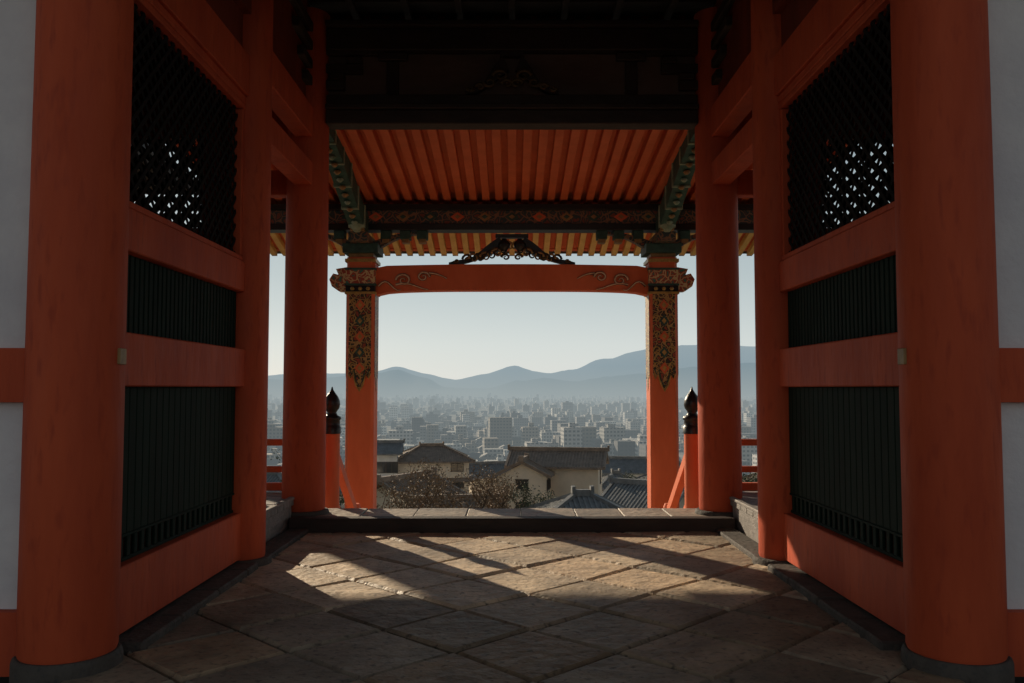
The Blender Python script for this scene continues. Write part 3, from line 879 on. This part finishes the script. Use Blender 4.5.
hp(432,443,112,9.0,7,4.3,math.radians(10),True,M_tileb,M_wallb,.42,skirt=True)
hp(388,440,108,2.6,4,6.5,.1,False,M_tile,M_wallw)
hp(487,461,125,6.2,6,4.2,.3,False,M_tile,M_wallb)
hp(632,456,120,8.5,6,4.0,-.1,False,M_tile,M_wallw)
hp(615,470,100,5,5,3.0,.2,True,M_tile,M_wallw)
hp(582,489,50,5.4,5.2,2.8,math.radians(6),True,M_tile,M_walld,.42)
hp(648,480,62,4.6,6,3,math.radians(-35),False,M_tile,M_wallb,.5)
hp(408,473,66,5.5,6,3.4,math.radians(60),False,M_tileb,M_wallb,.45)
hp(455,494,58,5,5,2.8,math.radians(12),False,M_tileb,M_wallb,.45)
hp(690,462,100,9,7,4.5,.2,True,M_tile,M_wallw)
hp(330,466,90,9,7,4.5,.2,True,M_tile,M_wallw)
hp(270,470,80,8,7,4.5,-.2,True,M_tile,M_walld)
hp(765,470,80,8,7,4.5,.3,True,M_tileb,M_wallb)
for k in range(34):
    Y=U(132,205); px=U(150,880)
    x=(px-512)/850*Y
    house(x,Y,gz(Y)-3.0,U(7,9),U(5,7),U(4,5),U(-.4,.4)+random.choice((0,1.57)),R()<.4,random.choice((M_tile,M_tileb,M_tile)),random.choice((M_wallb,M_wallw,M_wallw)),.45)

# ------------------------------------------------------------------ trees
M_trunk=mat('bark',(.16,.11,.08),(.10,.07,.05),8,.9,0)
M_lbrown=mat('dry_foliage',(.30,.19,.10),(.17,.11,.065),1.5,.8,0)
M_lgreen=mat('green_foliage',(.08,.10,.045),(.04,.06,.03),1.2,.8,0)
def tree(x,y,z,h,r,leaf,nleaf,name):
    e=empty(name,(x,y,z)); mb=MB(); tips=[]
    def branch(p,d,l,rad,lev):
        pts=[p]; q=p
        for i in range(4):
            d=(d+Vector((U(-.18,.18),U(-.18,.18),U(-.02,.12)))).normalized(); q=q+d*l/4; pts.append(q)
        mb.tube(pts,rad,5,0,rad*.45)
        if lev>=3: tips.extend(pts[1:]); return
        for k in range(4 if lev else 6):
            s=pts[random.randint(2,4)]
            a=U(0,6.28); el=U(.25,.9)
            nd=(d*.5+Vector((math.cos(a)*math.cos(el),math.sin(a)*math.cos(el),math.sin(el)))).normalized()
            branch(s,nd,l*U(.5,.72),rad*.45,lev+1)
    branch(Vector((0,0,-.5)),Vector((0,0,1)),h*.5,h*.028,0)
    mb.build('trunk_and_limbs',M_trunk,e)
    lm=MB()
    for i in range(nleaf):
        c=random.choice(tips)+Vector((random.gauss(0,.22),random.gauss(0,.22),random.gauss(0,.18)))*r*.5
        u=Vector((U(-1,1),U(-1,1),U(-1,1))).normalized(); v=u.orthogonal().normalized(); s=U(.04,.08)
        lm.add([c-u*s,c+v*s*.6,c+u*s,c-v*s*.6],[(0,1,2,3)])
    lm.build('foliage',leaf,e,fix=False)
for px,Y,tp,lf,n in ((440,44,478,M_lbrown,1500),(470,46,474,M_lbrown,1500),(497,47,476,M_lbrown,1300),(518,52,488,M_lgreen,2000),(420,42,486,M_lbrown,1500),(395,46,488,M_lbrown,1500),(480,75,474,M_lbrown,2000),(640,75,480,M_lgreen,2500),(500,72,474,M_lbrown,2000),(292,40,478,M_lgreen,3000),(752,44,480,M_lgreen,3000)):
    x,y,zt=at(px,tp,Y); z=gz(Y); h=zt-z
    tree(x,y,z,h*1.15,h*.35,lf,n,'shrub_tree')

# ------------------------------------------------------------------ light
az=math.radians(-34)
el=math.atan(.445*math.cos(az))
el=math.atan(.445*math.cos(az))
sd=Vector((math.sin(az)*math.cos(el),math.cos(az)*math.cos(el),math.sin(el)))
sun=bpy.data.lights.new('sun','SUN'); sun.energy=5; sun.angle=math.radians(.5); sun.color=(1,.83,.60)
so=bpy.data.objects.new('sun',sun); scn.collection.objects.link(so); so.rotation_euler=sd.to_track_quat('Z','Y').to_euler(); so.location=(-20,20,30)
w=bpy.data.worlds.new('World'); scn.world=w; w.use_nodes=True
nt=w.node_tree; N=nt.nodes; L=nt.links
sky=N.new('ShaderNodeTexSky'); sky.sky_type='NISHITA'; sky.sun_disc=False; sky.sun_elevation=el; sky.sun_rotation=az
sky.air_density=1.0; sky.dust_density=0.6; sky.ozone_density=2.0; sky.altitude=100
sc=N.new('ShaderNodeMixRGB'); sc.blend_type='MULTIPLY'; sc.inputs[0].default_value=1; sc.inputs[2].default_value=(.010,.010,.0100,1)
L.new(sky.outputs[0],sc.inputs[1])
tc=N.new('ShaderNodeTexCoord'); sp=N.new('ShaderNodeSeparateXYZ'); L.new(tc.outputs['Generated'],sp.inputs[0])
rp=N.new('ShaderNodeValToRGB'); e=rp.color_ramp.elements
e[0].position=0; e[0].color=(.62,.65,.645,1); e[1].position=1; e[1].color=(.09,.13,.17,1)
x=e.new(.05); x.color=(.58,.62,.615,1); x=e.new(.13); x.color=(.43,.49,.495,1); x=e.new(.4); x.color=(.18,.235,.265,1)
L.new(sp.outputs['Z'],rp.inputs[0])
# away from the sun the hazy sky is dimmer and a little warmer
mr=N.new('ShaderNodeMapRange'); mr.inputs[1].default_value=-.4; mr.inputs[2].default_value=.6
L.new(sp.outputs['Y'],mr.inputs[0])
mc=N.new('ShaderNodeMixRGB'); mc.inputs[1].default_value=(.80,.69,.62,1); mc.inputs[2].default_value=(1,1,1,1); L.new(mr.outputs[0],mc.inputs[0])
ml=N.new('ShaderNodeMixRGB'); ml.blend_type='MULTIPLY'; ml.inputs[0].default_value=1
L.new(rp.outputs[0],ml.inputs[1]); L.new(mc.outputs[0],ml.inputs[2])
ad=N.new('ShaderNodeMixRGB'); ad.blend_type='ADD'; ad.inputs[0].default_value=1
L.new(sc.outputs[0],ad.inputs[1]); L.new(ml.outputs[0],ad.inputs[2])
bg=N['Background']; bg.inputs['Strength'].default_value=1.0
L.new(ad.outputs[0],bg.inputs[0])

# ------------------------------------------------------------------ camera
cam=bpy.data.cameras.new('camera'); cam.sensor_width=36; cam.lens=850/1024*36; cam.clip_start=.05; cam.clip_end=40000
co=bpy.data.objects.new('camera',cam); scn.collection.objects.link(co)
co.location=(0,0,1.5); co.rotation_euler=(math.radians(90+3.13),0,0)
scn.camera=co
